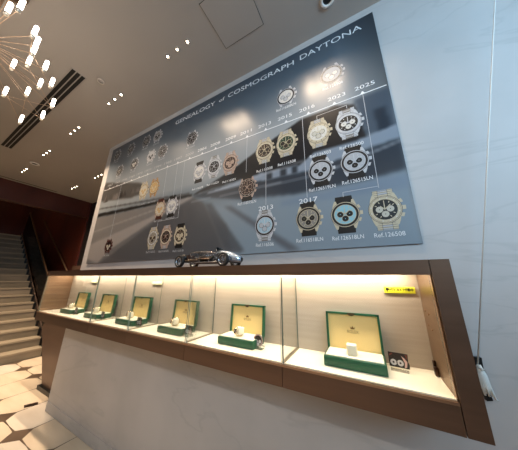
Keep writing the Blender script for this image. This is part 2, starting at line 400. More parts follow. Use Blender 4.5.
# thin connector lines
thin = M('connector_print', (.66, .67, .69), .5)
def rule(pts, w=.0035):
    mb = MB()
    for (xa, za), (xb, zb) in zip(pts[:-1], pts[1:]):
        mb.box((min(xa, xb) - w / 2, YT, min(za, zb) - w / 2), (max(xa, xb) + w / 2, -T - .0003, max(za, zb) + w / 2))
    mb.build('connector_line', thin, panel)
rule([(-.302, 2.758), (-.302, 2.062)]); rule([(-.636, 2.44), (-.626, 2.44), (-.626, 2.062)]); rule([(-.817, 2.758), (-.817, 2.40)])
rule([(.13, 2.758), (.13, 2.04)]); rule([(.13, 2.05), (-.07, 2.05), (-.07, 2.02)])
rule([(-.19, 2.68), (-.19, 2.715), (.02, 2.715), (.02, 2.69)])
rule([(-1.735, 2.758), (-1.735, 2.36)]); rule([(-1.62, 2.758), (-1.62, 2.1), (-1.93, 2.1), (-1.93, 2.04)]); rule([(-2.28, 2.758), (-2.28, 2.66)]); rule([(-2.86, 2.758), (-2.86, 2.0)]); rule([(-1.91, 2.758), (-1.91, 2.38)])

# printed watches
WC = {'steel': (.80, .81, .83), 'gold': (.81, .76, .65), 'rose': (.74, .64, .58), 'dgold': (.74, .58, .36), 'black': (.05, .05, .055), 'white': (.88, .87, .84), 'silver': (.72, .73, .75),
      'brown': (.20, .11, .08), 'green': (.10, .24, .17), 'ice': (.66, .78, .84), 'turq': (.58, .79, .85), 'leather': (.28, .12, .08), 'grey': (.55, .53, .50), 'cream': (.80, .78, .72), 'champ': (.80, .68, .46),
      'dbrown': (.12, .075, .06), 'darkred': (.30, .10, .08)}
def wm(c): return M('print_' + c, tuple(v * .86 for v in WC[c]), .42, spec=.45)
def watch(x, z, metal, dial, sub, bezel, strap, ref, full=True, D=.165):
    """flat printed picture of a chronograph; layers of ink a fraction of a millimetre apart"""
    mats = [wm(metal), wm(dial), wm(sub), wm(bezel), wm(strap if strap else metal), wm('black' if dial not in ('black', 'brown', 'green', 'dbrown') else 'white'), wm('silver' if metal != 'steel' else 'grey'), M('print_outline', (.22, .21, .21), .45)]
    mb = MB((x, -T, z)); r = D / 2
    def L(k): return -T - .0004 - .00016 * k
    def quad(pts, k): mb.face([(x + a, L(k), z + b) for a, b in pts])
    h = .122
    if full:
        mb.mat = 4
        for s in (1, -1):
            w0, w1 = r * .66, r * .60
            quad([(-w0, s * r * .75), (w0, s * r * .75), (w1, s * h), (-w1, s * h)], 0)
            if strap is None:
                mb.mat = 6
                for q in (.86, 1.12, 1.34): quad([(-r * .30, s * r * q), (r * .30, s * r * q), (r * .28, s * r * (q + .14)), (-r * .28, s * r * (q + .14))], 1)
                mb.mat = 7
                for q in (.98, 1.13, 1.28, 1.42): quad([(-w0, s * r * q), (w0, s * r * q), (w0, s * r * (q + .022)), (-w0, s * r * (q + .022))], 1.2)
                for q in (-.31, .29): quad([(r * q, s * r * .75), (r * (q + .02), s * r * .75), (r * (q + .02), s * h), (r * q, s * h)], 1.3)
                mb.mat = 4
    mb.mat = 0
    for sx in (1, -1):
        for sz in (1, -1):
            if full: quad([(sx * r * .93, sz * r * .36), (sx * r * .80, sz * r * .86), (sx * r * .68, sz * r * 1.16), (sx * r * .56, sz * r * 1.14), (sx * r * .4, sz * r * .5)], 2)
            else: quad([(sx * r * .80, sz * r * .60), (sx * r * .58, sz * r * 1.16), (sx * r * .40, sz * r * 1.14), (sx * r * .4, sz * r * .5)], 2)
    quad([(r * .9, -.012), (r * 1.22, -.012), (r * 1.22, .012), (r * .9, .012)], 2)
    for s in (1, -1): quad([(r * .8, s * r * .34), (r * 1.12, s * r * .40), (r * 1.02, s * r * .66), (r * .72, s * r * .58)], 2)
    mb.mat = 7; mb.disc(x, z, r * 1.03, L(2.6), 28)
    mb.mat = 0; mb.disc(x, z, r, L(3), 28)
    mb.mat = 7; mb.disc(x, z, r * .95, L(3.5), 28)
    mb.mat = 3; mb.disc(x, z, r * .93, L(4), 28)
    mb.mat = 5
    for k in range(12):
        a = 2 * PI * k / 12 + .26
        quad([(r * .825 * math.cos(a - .05), r * .825 * math.sin(a - .05)), (r * .825 * math.cos(a + .05), r * .825 * math.sin(a + .05)), (r * .89 * math.cos(a + .04), r * .89 * math.sin(a + .04)), (r * .89 * math.cos(a - .04), r * .89 * math.sin(a - .04))], 5)
    mb.mat = 0; mb.ring(x, z, r * .75, r * .79, L(6), 28)
    mb.mat = 1; mb.disc(x, z, r * .75, L(5.5), 28)
    mb.mat = 0
    for k in range(12):
        a = 2 * PI * k / 12
        if k in (0, 6, 9): continue
        quad([(r * .54 * math.cos(a - .05), r * .54 * math.sin(a - .05)), (r * .54 * math.cos(a + .05), r * .54 * math.sin(a + .05)), (r * .67 * math.cos(a + .04), r * .67 * math.sin(a + .04)), (r * .67 * math.cos(a - .04), r * .67 * math.sin(a - .04))], 7)
    for ax, az in ((-.33, .02), (.33, .02), (0, -.34)):
        mb.mat = 7 if sub in ('silver', 'cream', 'white', 'grey') else 0; mb.disc(x + ax * r, z + az * r, r * .255, L(6.8), 16)
        mb.mat = 2; mb.disc(x + ax * r, z + az * r, r * .225, L(7), 16)
        mb.mat = 1; mb.disc(x + ax * r, z + az * r, r * .035, L(8), 8)
    mb.mat = 0
    for a, l in ((2.3, .38), (.75, .5), (1.57, .6)):
        ca_, sa_ = math.cos(a), math.sin(a)
        quad([(-.003 * sa_, .003 * ca_), (.003 * sa_, -.003 * ca_), (r * l * ca_ + .002 * sa_, r * l * sa_ - .002 * ca_), (r * l * ca_ - .002 * sa_, r * l * sa_ + .002 * ca_)], 10)
    o = mb.build('printed_watch', mats, panel, loc=(x, -T, z), fixn=False)
    dz = .118 if not full else (.185 if z > 2.4 else (.138 if z > 2.1 else .150))
    bm = bmesh.new(); bm.from_mesh(o.data)
    for f in bm.faces:
        if f.normal.y > 0: f.normal_flip()
    bm.to_mesh(o.data); bm.free()
    big = z < 2.3 and x > -.9
    text('caption', 'Ref.' + ref, (.036 if x > -.9 else .030), ink if x > -1.4 else ink_dim, o, (.0, -.001, -dz), width=.0147 * len('Ref.' + ref))
    return o
W = [
 (-3.17, 3.328, 'steel', 'black', 'grey', 'black', None, '6239', 0), (-2.81, 3.322, 'steel', 'black', 'grey', 'black', None, '6240', 0), (-2.453, 3.318, 'steel', 'black', 'grey', 'black', None, '6241', 0), (-2.213, 3.310, 'steel', 'grey', 'black', 'silver', None, '6262', 0),
 (-3.0, 3.012, 'steel', 'black', 'grey', 'black', None, '6263', 0), (-2.644, 3.020, 'steel', 'black', 'white', 'black', None, '6264', 0), (-2.282, 3.029, 'steel', 'silver', 'black', 'silver', None, '6265', 0), (-2.055, 3.029, 'steel', 'black', 'dbrown', 'black', None, '6270', 0),
 (-1.557, 3.031, 'steel', 'black', 'dbrown', 'black', None, '16520', 0), (-.434, 3.036, 'steel', 'white', 'silver', 'black', None, '116500LN', 0), (-.055, 3.057, 'silver', 'silver', 'white', 'grey', None, '126506', 0),
 (-2.307, 2.547, 'gold', 'cream', 'champ', 'gold', None, '16528', 1), (-2.104, 2.545, 'dgold', 'champ', 'gold', 'gold', None, '16523', 1),
 (-1.934, 2.244, 'rose', 'cream', 'champ', 'gold', 'leather', '16518', 1), (-1.741, 2.247, 'steel', 'white', 'silver', 'silver', 'black', '16519', 1),
 (-1.981, 1.920, 'gold', 'grey', 'brown', 'steel', None, '116523', 1), (-1.770, 1.915, 'rose', 'black', 'brown', 'gold', None, '116505', 1), (-1.561, 1.907, 'gold', 'brown', 'gold', 'gold', 'black', '116518', 1),
 (-2.859, 1.894, 'darkred', 'black', 'cream', 'darkred', None, '16528', 0),
 (-1.386, 2.556, 'steel', 'white', 'silver', 'silver', 'black', '116509', 1), (-1.191, 2.562, 'steel', 'black', 'dbrown', 'steel', None, '116520', 1), (-.998, 2.547, 'rose', 'brown', 'rose', 'rose', None, '116505', 1),
 (-.803, 2.249, 'rose', 'brown', 'brown', 'dbrown', 'black', '116515LN', 1), (-.640, 2.560, 'gold', 'brown', 'dbrown', 'gold', None, '116508', 1), (-.446, 2.565, 'gold', 'green', 'dbrown', 'gold', None, '116508', 1),
 (-.190, 2.560, 'gold', 'white', 'cream', 'gold', None, '126503', 1), (.015, 2.560, 'steel', 'black', 'white', 'steel', None, '126500', 1),
 (-.198, 2.246, 'steel', 'silver', 'black', 'black', 'black', '126519LN', 1), (.021, 2.252, 'steel', 'silver', 'black', 'dbrown', 'black', '126515LN', 1),
 (-.637, 1.898, 'steel', 'ice', 'silver', 'dbrown', None, '116506', 1), (-.305, 1.905, 'gold', 'grey', 'black', 'black', 'black', '116518LN', 1), (-.072, 1.900, 'gold', 'turq', 'black', 'black', 'black', '126518LN', 1), (.142, 1.898, 'gold', 'black', 'cream', 'gold', None, '126508', 1)]
for a in W: watch(*a[:8], full=bool(a[8]))

# ------------------------------------------------------------------ display case
case = thing('display_case', (-1.66, 0, CF), 'long bronze framed wall display case with lit glass front', 'display case')
O = (-1.66, 0, CF)
def cpart(name, mats, *boxes, bev=0):
    mb = MB(O)
    for b in boxes: (mb.bbox(b[0], b[1], bev) if bev else mb.box(*b))
    return mb.build(name, mats, case)
parts_x = [-2.325, -1.72, -1.075, -.412]
YB = -.002
cpart('top_rail', bronze, ((CX0 - .02, CY, CB), (CI - .0015, CY + .04, CT)))
cpart('top_cover', bronze, ((CX0 - .02, CY + .0405, CT - .012), (CI - .0015, YB, CT - .0005)))
cpart('end_post', bronze, ((CI + .0015, CY, CF), (CX1, YB, CT)))
edges = [CX0 - .02] + parts_x + [CI]
for a, b in zip(edges[:-1], edges[1:]):
    cpart('fascia_panel', bronze, ((a + .0015, CY, CF), (b - .0015, CY + .02, CG - .012)))
cpart('fascia_lip', bronze_lip, ((CX0 - .02, CY - .002, CG - .012), (CI - .0015, CY + .014, CG - .003)))
cpart('underside', M('dark_underside', (.13, .10, .085), .5, .3), ((CX0 - .02, CY + .021, CF + .002), (CI - .002, YB, CF + .02)))
cpart('deck', deck_m, ((CX0, CY + .016, CF + .05), (CI - .002, YB - .008, CG)))
cpart('back_lining', fabric_in, ((CX0, YB - .008, CG - .02), (CI - .002, YB, CT - .013)))
cpart('end_lining', brass_in, ((CX0 - .02, CY + .004, CG - .003), (CX0, YB - .0085, CT - .013)))
cpart('end_lining', brass_in, ((CI - .003, CY + .012, CG + .0005), (CI + .001, YB - .009, CT - .013)))
led = M('led_strip', (1, .95, .85), .5, emit=(1., .86, .66), estr=9.)
cpart('light_strip', led, ((CX0 + .03, -.088, CT - .022), (CI - .03, -.062, CT - .0125)))
for a, b in zip([CX0] + parts_x, parts_x + [CI - .004]):
    mb = MB(O); mb.box((a + .006, CY + .004, CG - .002), (b - .006, CY + .010, CB))
    o = mb.build('front_pane', [glass, glass_edge], case)
    for p in o.data.polygons:
        if abs(p.normal.x) > .9: p.material_index = 1
for x in parts_x:
    mb = MB(O); mb.box((x - .003, CY + .012, CG), (x + .003, -.012, CB - .012))
    o = mb.build('partition_pane', [glass, glass_edge], case)
    for p in o.data.polygons:
        if abs(p.normal.y) > .9 or p.normal.z > .9: p.material_index = 1
    cpart('partition_channel', M('channel_metal', (.55, .50, .42), .35, .6), ((x - .007, CY + .018, CG), (x + .007, -.012, CG + .006)))
cpart('lock', M('lock_metal', (.26, .18, .14), .3, .8), ((CI - .014, -.060, CG + .012), (CI - .003, -.045, CG + .055)), ((CI - .018, -.085, CG + .003), (CI - .003, -.066, CG + .036)), bev=.003)
for dy, dz in ((-.06, .26), (-.11, .25), (-.07, .20), (-.12, .19)):
    mb = MB(O); mb.tube((CI - .003, dy, CG + dz), (CI - .006, dy, CG + dz), .004, 8); mb.build('glint_dot', bronze_lip, case)  # raised light dots stand in for spotlight glints on the end lining

# signs on the back lining
sg = thing('camera_sign', (.142, -.0105, 1.453), 'small yellow notice with black camera symbol on the case back', 'sign')
mb = MB((.142, -.0105, 1.453)); mb.bbox((.075, -.020, 1.437), (.209, -.0105, 1.469), .002); mb.build('plate', M('yellow_sign', (.86, .86, .20), .4), sg)
sign_ink = M('sign_black', (.07, .07, .05), .5)
text('lettering', '防犯カメラ作動中', .0165, sign_ink, sg, (.012, -.0102, .0015), width=.096, bold=.0006)
mb = MB((0, 0, 0)); mb.box((-.060, -.0101, -.002), (-.044, -.0097, .010)); mb.prism([(-.044, -.0101, .002), (-.038, -.0101, .007), (-.038, -.0101, -.001)], (0, .0004, 0)); mb.box((-.055, -.0101, -.010), (-.051, -.0097, -.002))
mb.build('camera_symbol', sign_ink, sg)
for x, lb in ((-1.795, 'small pale notice plate on the case back, left of the fourth box'), (-3.0, 'small pale notice plate on the case back, above the leftmost boxes')):
    s2 = thing('notice_plate', (x, -.0105, 1.457), lb, 'sign', 'pale notice plates')
    mb = MB(); mb.bbox((-.07, -.008, -.017), (.07, 0, .017), .002); mb.build('plate', M('washed_sign', (.86, .86, .72), .4), s2)  # light washing out a yellow sign is put into this pale colour
    mb = MB(); mb.box((-.07, -.0095, -.017), (.07, -.0078, -.011)); mb.build('edge_strip', M('sign_edge', (.35, .34, .25), .5), s2)

# ------------------------------------------------------------------ watch boxes
gbox = noise_mat('green_leatherette', (.06, .30, .20), (.07, .33, .22), 60, 3, .45)
gdark = M('dark_green_edge', (.04, .20, .13), .45)
cream = M('cream_lining', (.90, .79, .53), .6)
creamw = M('white_pad', (.93, .90, .80), .6)
gold_ink = M('gold_print', (.45, .33, .14), .5)
BW = .262
def make_box(label):
    b = thing('watch_box', (0, 0, 0), label, 'watch box', 'green watch boxes in the display case')
    w = BW / 2
    mb = MB(); mb.bbox((-w, -.065, 0), (w, .075, .043), .003); mb.build('base', gbox, b)
    mb = MB(); mb.bbox((-w + .008, -.056, .0425), (w - .008, .068, .0475), .002); mb.build('inner_pad', creamw, b)
    # lid: tray hinged at the back, leaning back a little
    lid = bpy.data.objects.new('lid', None)
    mb = MB(); t = .010
    mb.bbox((-w, .0, 0), (w, .012, .186), .003)
    mb.box((-w, -.016, .0), (-w + t, .004, .186)); mb.box((w - t, -.016, .0), (w, .004, .186)); mb.box((-w, -.016, .186 - t), (w, .004, .186))
    lid = mb.build('lid', gbox, b); lid.location = (0, .078, .037); lid.rotation_euler.x = -.06
    mb = MB(); mb.box((-w + t, -.004, .004), (w - t, .0005, .186 - t)); mb.build('lining', cream, lid)
    mb = MB(); mb.face([(.0 + .020 * math.cos(a), -.0168, .1862 + .016 * math.sin(a)) for a in [PI + PI * i / 10 for i in range(11)]])
    mb.build('finger_notch', M('notch_brown', (.25, .20, .10), .5), lid)
    text('lettering', 'ROLEX', .020, gold_ink, lid, (0, -.0048, .092), width=.055)
    mb = MB()
    mb.prism([(-.009, -.0046, 0.105), (.009, -.0046, 0.105), (.012, -.0046, 0.118), (.006, -.0046, 0.111), (.0, -.0046, 0.121), (-.006, -.0046, 0.111), (-.012, -.0046, 0.118)], (0, .0003, 0))
    mb.build('crown_emblem', gold_ink, lid)
    return b
def pillow_bm():
    mb = MB(); mb.bbox((-.022, -.022, .0), (.022, .022, .045), .006); return mb
BX = [(-3.122, -.125), (-2.535, -.125), (-1.935, -.125), (-1.345, -.125), (-.757, -.118), (-.098, -.126)]
blab = ['open green watch box nearest the stairs, at the left end of the case', 'open green watch box second from the left in the case', 'open green watch box third from the left in the case',
        'open green watch box behind the glass partition under the model car', 'open green watch box left of the rightmost glass partition', 'large looking open green watch box with an empty pillow, nearest the right post']
clab = ['leftmost picture card stand in the case beside the first watch box', 'picture card stand beside the second watch box from the left', 'picture card stand beside the third watch box from the left',
        'picture card stand behind the glass partition under the model car', 'watch shaped picture card on a clear block left of the rightmost partition', 'rectangular dark picture card with two watch dials at the right end of the case']
wlab = ['wristwatch on the pillow of the leftmost green box', 'wristwatch on the pillow of the second green box from the left', 'wristwatch on the pillow of the third green box from the left',
        'wristwatch on the pillow of the green box under the model car', 'dark dialled wristwatch on white pillow in the box left of the rightmost partition']
box0 = make_box(blab[0])
# small wristwatch strapped round a pillow
def make_watch3(label):
    w = thing('wristwatch', (0, 0, 0), label, 'wristwatch', 'wristwatches on box pillows')
    mb = MB((0, 0, .0285)); mb.bbox((-.024, -.0205, .0285 - .0195), (.024, .0205, .0285 + .0235), .006); mb.build('pillow', creamw, w, loc=(0, 0, 0))
    mb = MB(); n = 20; vs = []; fs = []
    for i in range(n):
        a = 2 * PI * i / n; sx = .0295 * math.copysign(abs(math.cos(a)) ** .6, math.cos(a)); sz = .028 * math.copysign(abs(math.sin(a)) ** .6, math.sin(a))
        vs += [(-.008, sx, sz), (.008, sx, sz), (-.008, sx * .92, sz * .90), (.008, sx * .92, sz * .90)]
    for i in range(n):
        j = (i + 1) % n
        for a, b in ((0, 1), (1, 3), (3, 2), (2, 0)): fs.append((4 * i + a, 4 * i + b, 4 * j + b, 4 * j + a))
    mb.add(vs, fs, True); mb.build('bracelet', M('watch_bracelet', (.85, .78, .66), .25, .9), w)
    mb = MB(); d = Vector((0, -.97, .24)).normalized(); c = Vector((0, -.027, .002))
    mb.lathe([(.015, 0), (.0175, .003), (.0175, .006), (.014, .0085)], c, d, 20); mb.tube((.0165, -.031, .003), (.021, -.031, .003), .0025, 8)
    mb.build('watch_case', M('watch_case', (.80, .72, .62), .2, .95), w)
    mb = MB(); mb.lathe([(.0135, .0083), (.0135, .0092)], c, d, 20); dl = mb.build('dial', M('watch_dial', (.07, .045, .04), .3), w)
    mb = MB()
    for ax, az in ((-.005, 0), (.005, 0), (0, -.005)): mb.lathe([(.003, .0093), (.003, .0096)], c + Vector((ax, -az * .24, az * .97)), d, 10)
    mb.build('subdials', M('watch_subdial', (.80, .74, .66), .3), dl)
    return w
watch0 = make_watch3(wlab[0])

acr = glass_mat('clear_acrylic', (.96, .97, .96), 1.4, .8)
card_m = M('card_black', (.12, .07, .07), .35); card_w = M('card_dial', (.82, .80, .80), .4); card_p = M('card_pink', (.85, .70, .67), .4); card_r = M('card_red', (.42, .20, .17), .4)
def make_card(label, kind):
    c = thing('card_stand', (0, 0, 0), label, 'card stand', 'picture card stands beside the watch boxes')
    mb = MB(); mb.bbox((-.034, -.02, 0), (.034, .02, .016), .002); mb.build('acrylic_block', acr, c)
    if kind == 'rect':
        mb = MB(); mb.prism([(-.038, 0, .012), (.038, 0, .012), (.040, 0, .028), (.036, 0, .040), (.038, 0, .071), (-.038, 0, .071)], (0, .002, 0))
        cd = mb.build('card', card_m, c)
        mb = MB()
        mb.disc(-.020, .031, .0125, -.0006); mb.disc(.006, .031, .0125, -.0006)
        mb.mat = 1; mb.ring(-.020, .031, .0125, .0155, -.0006); mb.ring(.006, .031, .0125, .0155, -.0006); mb.disc(-.020, .031, .004, -.001); mb.disc(.006, .031, .004, -.001)
        mb.mat = 2; mb.face([(.012, -.0005, .062), (.024, -.0005, .052), (.033, -.0005, .040), (.029, -.0005, .018), (.020, -.0005, .014), (.023, -.0005, .034)])
        mb.mat = 3; mb.face([(-.036, -.0005, .060), (-.022, -.0005, .069), (-.020, -.0005, .064), (-.034, -.0005, .054)]); mb.face([(.026, -.0005, .069), (.036, -.0005, .069), (.034, -.0005, .050), (.030, -.0005, .052)])
        mb.build('picture', [card_w, black, card_p, card_r], cd, fixn=False)
    else:
        mb = MB(); mb.prism([(.033 * math.cos(2 * PI * i / 24), 0, .044 + .033 * math.sin(2 * PI * i / 24)) for i in range(24)], (0, .002, 0))
        cd = mb.build('card', card_m if kind == 'round' else card_r, c)
        mb = MB()
        for ax, az in ((-.012, .038), (.012, .038), (0, .022)): mb.disc(ax, az, .0095, -.0006, 14)
        mb.mat = 1; mb.ring(0, .044, .026, .029, -.0006, 24); mb.mat = 2; mb.ring(0, .044, .030, .033, -.0005, 24)
        mb.build('picture', [card_w, card_p, card_p], cd, fixn=False)
    return c
CX = [(-3.122 + .170, -.15), (-2.535 + .158, -.15), (-1.935 + .170, -.155), (-1.345 + .170, -.16), (-.617, -.14), (.085, -.085)]
kinds = ['rect', 'rect', 'rect', 'rect', 'round', 'rect']
proto = {}
for i, (x, y) in enumerate(BX):
    b = box0 if i == 0 else copy_tree(box0)
    b.location = (x, y, CG + .0002); b['label'] = blab[i]
    if i < 5:
        w = watch0 if i == 0 else copy_tree(watch0)
        w.location = (x, y - .012, CG + .0477 + .0285); w['label'] = wlab[i]; w.rotation_euler.z = -.5
    else:
        pw = thing('watch_pillow', (x - .006, y - .006, CG + .0478), 'bare cream pillow in the box nearest the right post', 'pillow')
        mb = MB(); mb.bbox((-.022, -.022, 0), (.022, .022, .045), .004); mb.build('cushion', creamw, pw)
        mb = MB(); mb.bbox((-.0225, -.010, -.0), (.0225, .010, .0455), .003); mb.build('cover_band', M('pillow_band', (.92, .84, .76), .6), pw)
    k = kinds[i]
    if k not in proto: proto[k] = c = make_card(clab[i], k)
    else: c = copy_tree(proto[k])
    c.location = (CX[i][0], CX[i][1], CG + .0002); c['label'] = clab[i]
    c.rotation_euler.z = -.1

# ------------------------------------------------------------------ model car on top of the case
car = thing('model_car', (-1.042, -.165, CT), 'silver skeleton model of a vintage racing car on the case top', 'model car')
chrome = M('car_chrome', (.62, .62, .63), .25, .95); dark = M('car_dark', (.10, .09, .085), .4, .4); tyre = M('car_tyre', (.06, .058, .055), .6); bodyb = M('car_silver_blue', (.74, .80, .86), .22, .85); brassm = M('car_brass', (.42, .36, .30), .3, .9)
RW = .046
for wx in (-.21, .205):
    for wy in (-.075, .075):
        cw = Vector((wx, wy, RW)); s = -1 if wy < 0 else 1
        mb = MB(); mb.lathe([(.033, -.011), (.041, -.013), (RW, -.008), (RW, .008), (.041, .013), (.033, .011)], cw, (0, 1, 0), 28, True)
        wh = mb.build('wheel', tyre, car)
        mb = MB(); mb.lathe([(.029, -.010), (.034, -.010), (.034, .010), (.029, .010)], cw, (0, 1, 0), 28, True); mb.build('rim', chrome, wh)
        mb = MB()
        for k in range(14):
            a = 2 * PI * k / 14; mb.tube(cw + Vector((0, s * .004, 0)), cw + Vector((.031 * math.cos(a), -s * .002 * (k % 2), .031 * math.sin(a))), .0013, 5)
        mb.tube(cw - Vector((0, .012, 0)), cw + Vector((0, .012, 0)), .006, 10); mb.build('spokes', chrome, wh)
mb = MB()
for s in (-1, 1): mb.path([(-.235, s * .035, .052), (-.12, s * .040, .036), (.05, s * .038, .034), (.20, s * .030, .040)], .006, 8)
for x in (-.205, -.05, .19): mb.tube((x, -.068, RW), (x, .068, RW), .005, 8) if x != -.05 else mb.tube((x, -.04, .036), (x, .04, .036), .005, 8)
for s in (-1, 1):
    mb.tube((-.15, s * .045, .034), (-.205, s * .06, RW), .004, 6); mb.tube((.12, s * .040, .05), (.19, s * .06, RW), .004, 6)
mb.build('chassis', chrome, car)
mb = MB()
mb.bbox((-.06, -.026, .034), (.075, .026, .066), .004); mb.bbox((-.05, -.020, .064), (.065, .020, .080), .005)
mb.build('engine', dark, car)
mb = MB()
for k in range(6): mb.tube((-.045 + .021 * k, -.018, .078), (-.045 + .021 * k, -.044, .060), .0048, 8)
mb.path([(-.05, -.044, .060), (.06, -.044, .058)], .006, 8); mb.path([(-.05, -.044, .06), (-.15, -.050, .050), (-.24, -.052, .056)], .006, 8)
mb.build('exhaust', brassm, car)
mb = MB()
for k in range(5): mb.lathe([(.006, 0), (.009, .012), (.006, .018)], (-.04 + .022 * k, .006, .078), (0, 0, 1), 10)
mb.build('carburettors', chrome, car)
mb = MB(); mb.bbox((-.165, -.032, .040), (-.075, .032, .054), .005); mb.prism([(-.175, -.032, .045), (-.160, -.032, .045), (-.175, -.032, .098), (-.188, -.032, .098)], (0, .064, 0)); mb.build('seat', M('seat_leather', (.22, .14, .10), .5), car)
mb = MB(); mb.lathe([(.0195, -.002), (.0225, -.002), (.0225, .002), (.0195, .002)], (-.088, 0, .098), (-.8, 0, .5), 20, True)
mb.tube((-.088, 0, .098), (.02, 0, .06), .003, 6)
for k in range(3): a = 2 * PI * k / 3; mb.tube((-.088, 0, .098), Vector((-.088, 0, .098)) + Vector((.5, 0, .8)).normalized() * .02 * math.sin(a) + Vector((0, 1, 0)) * .02 * math.cos(a), .0018, 5)
mb.build('steering_wheel', dark, car)
# roll hoop / space frame tubes over the cockpit and engine
mb = MB()
for s in (-1, 1):
    mb.path([(-.20, s * .028, .055), (-.155, s * .030, .108), (-.10, s * .030, .116), (.02, s * .028, .114), (.12, s * .028, .095)], .0035, 6)
    mb.tube((-.155, s * .030, .108), (-.10, s * .038, .036), .003, 6); mb.tube((.02, s * .028, .112), (.05, s * .038, .036), .003, 6); mb.tube((.02, s * .028, .112), (-.06, s * .038, .036), .003, 6)
    mb.tube((.12, s * .028, .095), (.08, s * .038, .036), .003, 6)
for x, z in ((-.155, .108), (.02, .114), (.12, .095)): mb.tube((x, -.03, z), (x, .03, z), .003, 6)
mb.build('space_frame', chrome, car)
mb = MB(); mb.lathe([(.012, -.04), (.024, -.036), (.026, .0), (.024, .036), (.012, .04)], (-.225, 0, .078), (0, 1, 0), 18); mb.build('fuel_tank', dark, car)
# nose cowl: swept sections
secs = [(.125, .046, .050, .122), (.17, .050, .040, .120), (.22, .050, .026, .110), (.265, .043, .022, .093), (.295, .030, .026, .074), (.308, .014, .034, .058)]
mb = MB(); n = 18; vs = []; fs = []
for (x, w, z0, z1) in secs:
    for k in range(n):
        a = 2 * PI * k / n; vs.append((x, w * math.copysign(abs(math.cos(a)) ** .8, math.cos(a)), (z0 + z1) / 2 + (z1 - z0) / 2 * math.copysign(abs(math.sin(a)) ** .8, math.sin(a))))
for i in range(len(secs) - 1):
    for k in range(n): fs.append((i * n + k, i * n + (k + 1) % n, (i + 1) * n + (k + 1) % n, (i + 1) * n + k))
fs.append(tuple(range(n))); fs.append(tuple(range((len(secs) - 1) * n, len(secs) * n))[::-1])
mb.add(vs, fs, True); cowl = mb.build('nose_cowl', bodyb, car)
mb = MB(); mb.lathe([(.013, 0), (.015, .003), (.010, .006)], (.304, 0, .048), (1, 0, 0), 16); mb.build('grille', dark, cowl)
mb = MB(); mb.prism([(.118, -.04, .112), (.126, -.04, .112), (.112, -.034, .140), (.108, -.034, .140)], (0, .074, 0)); mb.build('windscreen', glass_mat('car_screen', (.8, .85, .9), 1.45), cowl)

# ------------------------------------------------------------------ cord, cleat on the right
DX = -.026
cl = thing('cord_cleat', (.397 + DX, 0, 1.03), 'black cleat on the wall right of the case', 'cleat')
OCl = (.397, 0, 1.03)
mb = MB(OCl); mb.bbox((.387, -.020, 1.06), (.410, -.0002, 1.15), .004); mb.build('mount', black, cl)
mb = MB(OCl); mb.prism([(.378, -.028, 1.190), (.414, -.028, 1.190), (.410, -.028, 1.13), (.390, -.028, 1.13)], (0, .018, 0)); mb.build('horn', black, cl)
mb = MB(OCl); mb.prism([(.388, -.028, 1.085), (.408, -.028, 1.085), (.416, -.028, 1.040), (.396, -.028, 1.034)], (0, .018, 0)); mb.build('horn', black, cl)
cord_m = M('white_cord', (.84, .84, .82), .6)
cd = thing('pull_cord', (.397 + DX, -.03, 1.03), 'taut white cord from the ceiling wound in a hank on the wall cleat', 'cord')
OCd = (.397, -.03, 1.03); A_ = Vector((.394, -.036, 1.165)); top = Vector((.905 - DX, -.2, ZC))
mb = MB(OCd); mb.path([top, A_.lerp(top, .4), A_], .0026, 6); mb.build('taut_cord', cord_m, cd)
mb = MB(OCd)
for k in range(7):
    f = (k / 6 - .5) * .72
    mb.path([(.396 + f * .010, -.038 - .004 * math.cos(f * 5), 1.165), (.398 + f * .030, -.040 - .008 * math.cos(f * 3), 1.13), (.400 + f * .036, -.040 - .009 * math.cos(f * 3), 1.09), (.404 + f * .030, -.035 - .006 * math.cos(f * 3), 1.058 + .008 * (k % 3))], .0034, 6)
mb.path([(.390, -.036, 1.150), (.398, -.052, 1.158), (.410, -.038, 1.145), (.400, -.050, 1.150), (.389, -.036, 1.160)], .0038, 6)
mb.path([(.412, -.040, 1.10), (.420, -.034, 1.065), (.426, -.022, 1.045), (.433, -.014, 1.04)], .003, 6)
mb.build('wound_hank', cord_m, cd)
tx = top.x + DX
mb = MB((tx, top.y, ZC)); mb.lathe([(.02, 0), (.02, -.012), (.008, -.02)], (tx, top.y, ZC), (0, 0, 1), 14)
tag(mb.build('ceiling_eyelet', M('eyelet', (.7, .7, .7), .3, .8)), 'small metal eyelet on the ceiling holding the cord', 'eyelet')

# ------------------------------------------------------------------ ceiling fittings
def ceil_thing(name, x, y, label, cat, group=None): return thing(name, (x, y, ZC), label, cat, group)
vent = ceil_thing('slot_vent', -3.69, -.82, 'long black three slot air vent in the ceiling', 'air vent')
mb = MB(); mb.box((-1.285, -.068, -.004), (1.285, .068, -.0005)); mb.build('vent_frame', ceil_m, vent)
for k in (-1, 0, 1):
    mb = MB(); mb.box((-1.28, k * .04 - .015, -.006), (1.28, k * .04 + .015, -.0035)); mb.build('slot', M('vent_black', (.035, .03, .03), .8), vent)
v2 = ceil_thing('linear_vent', -6.57, -.15, 'thin dark linear vent at the foot of the dark wall above the stairs', 'air vent')
mb = MB(); mb.box((-.03, -.75, -.004), (.03, .45, -.0005)); mb.build('vent_frame', ceil_m, v2)
mb = MB(); mb.box((-.015, -.74, -.006), (.015, .44, -.0035)); mb.build('slot', M('vent_brown', (.16, .12, .10), .8), v2)
ha = ceil_thing('ceiling_hatch', -.7055, -.461, 'square ceiling access hatch outlined by a thin dark joint', 'hatch')
mb = MB(); mb.box((-.196, -.174, -.003), (.196, .174, -.0005)); mb.build('joint', gap, ha)
mb = MB(); mb.box((-.1925, -.1705, -.0042), (.1925, .1705, -.0025)); mb.build('hatch_panel', ceil_m, ha)
lamp_m = M('spot_lens', (1, .95, .85), .3, emit=(1, .93, .82), estr=35)
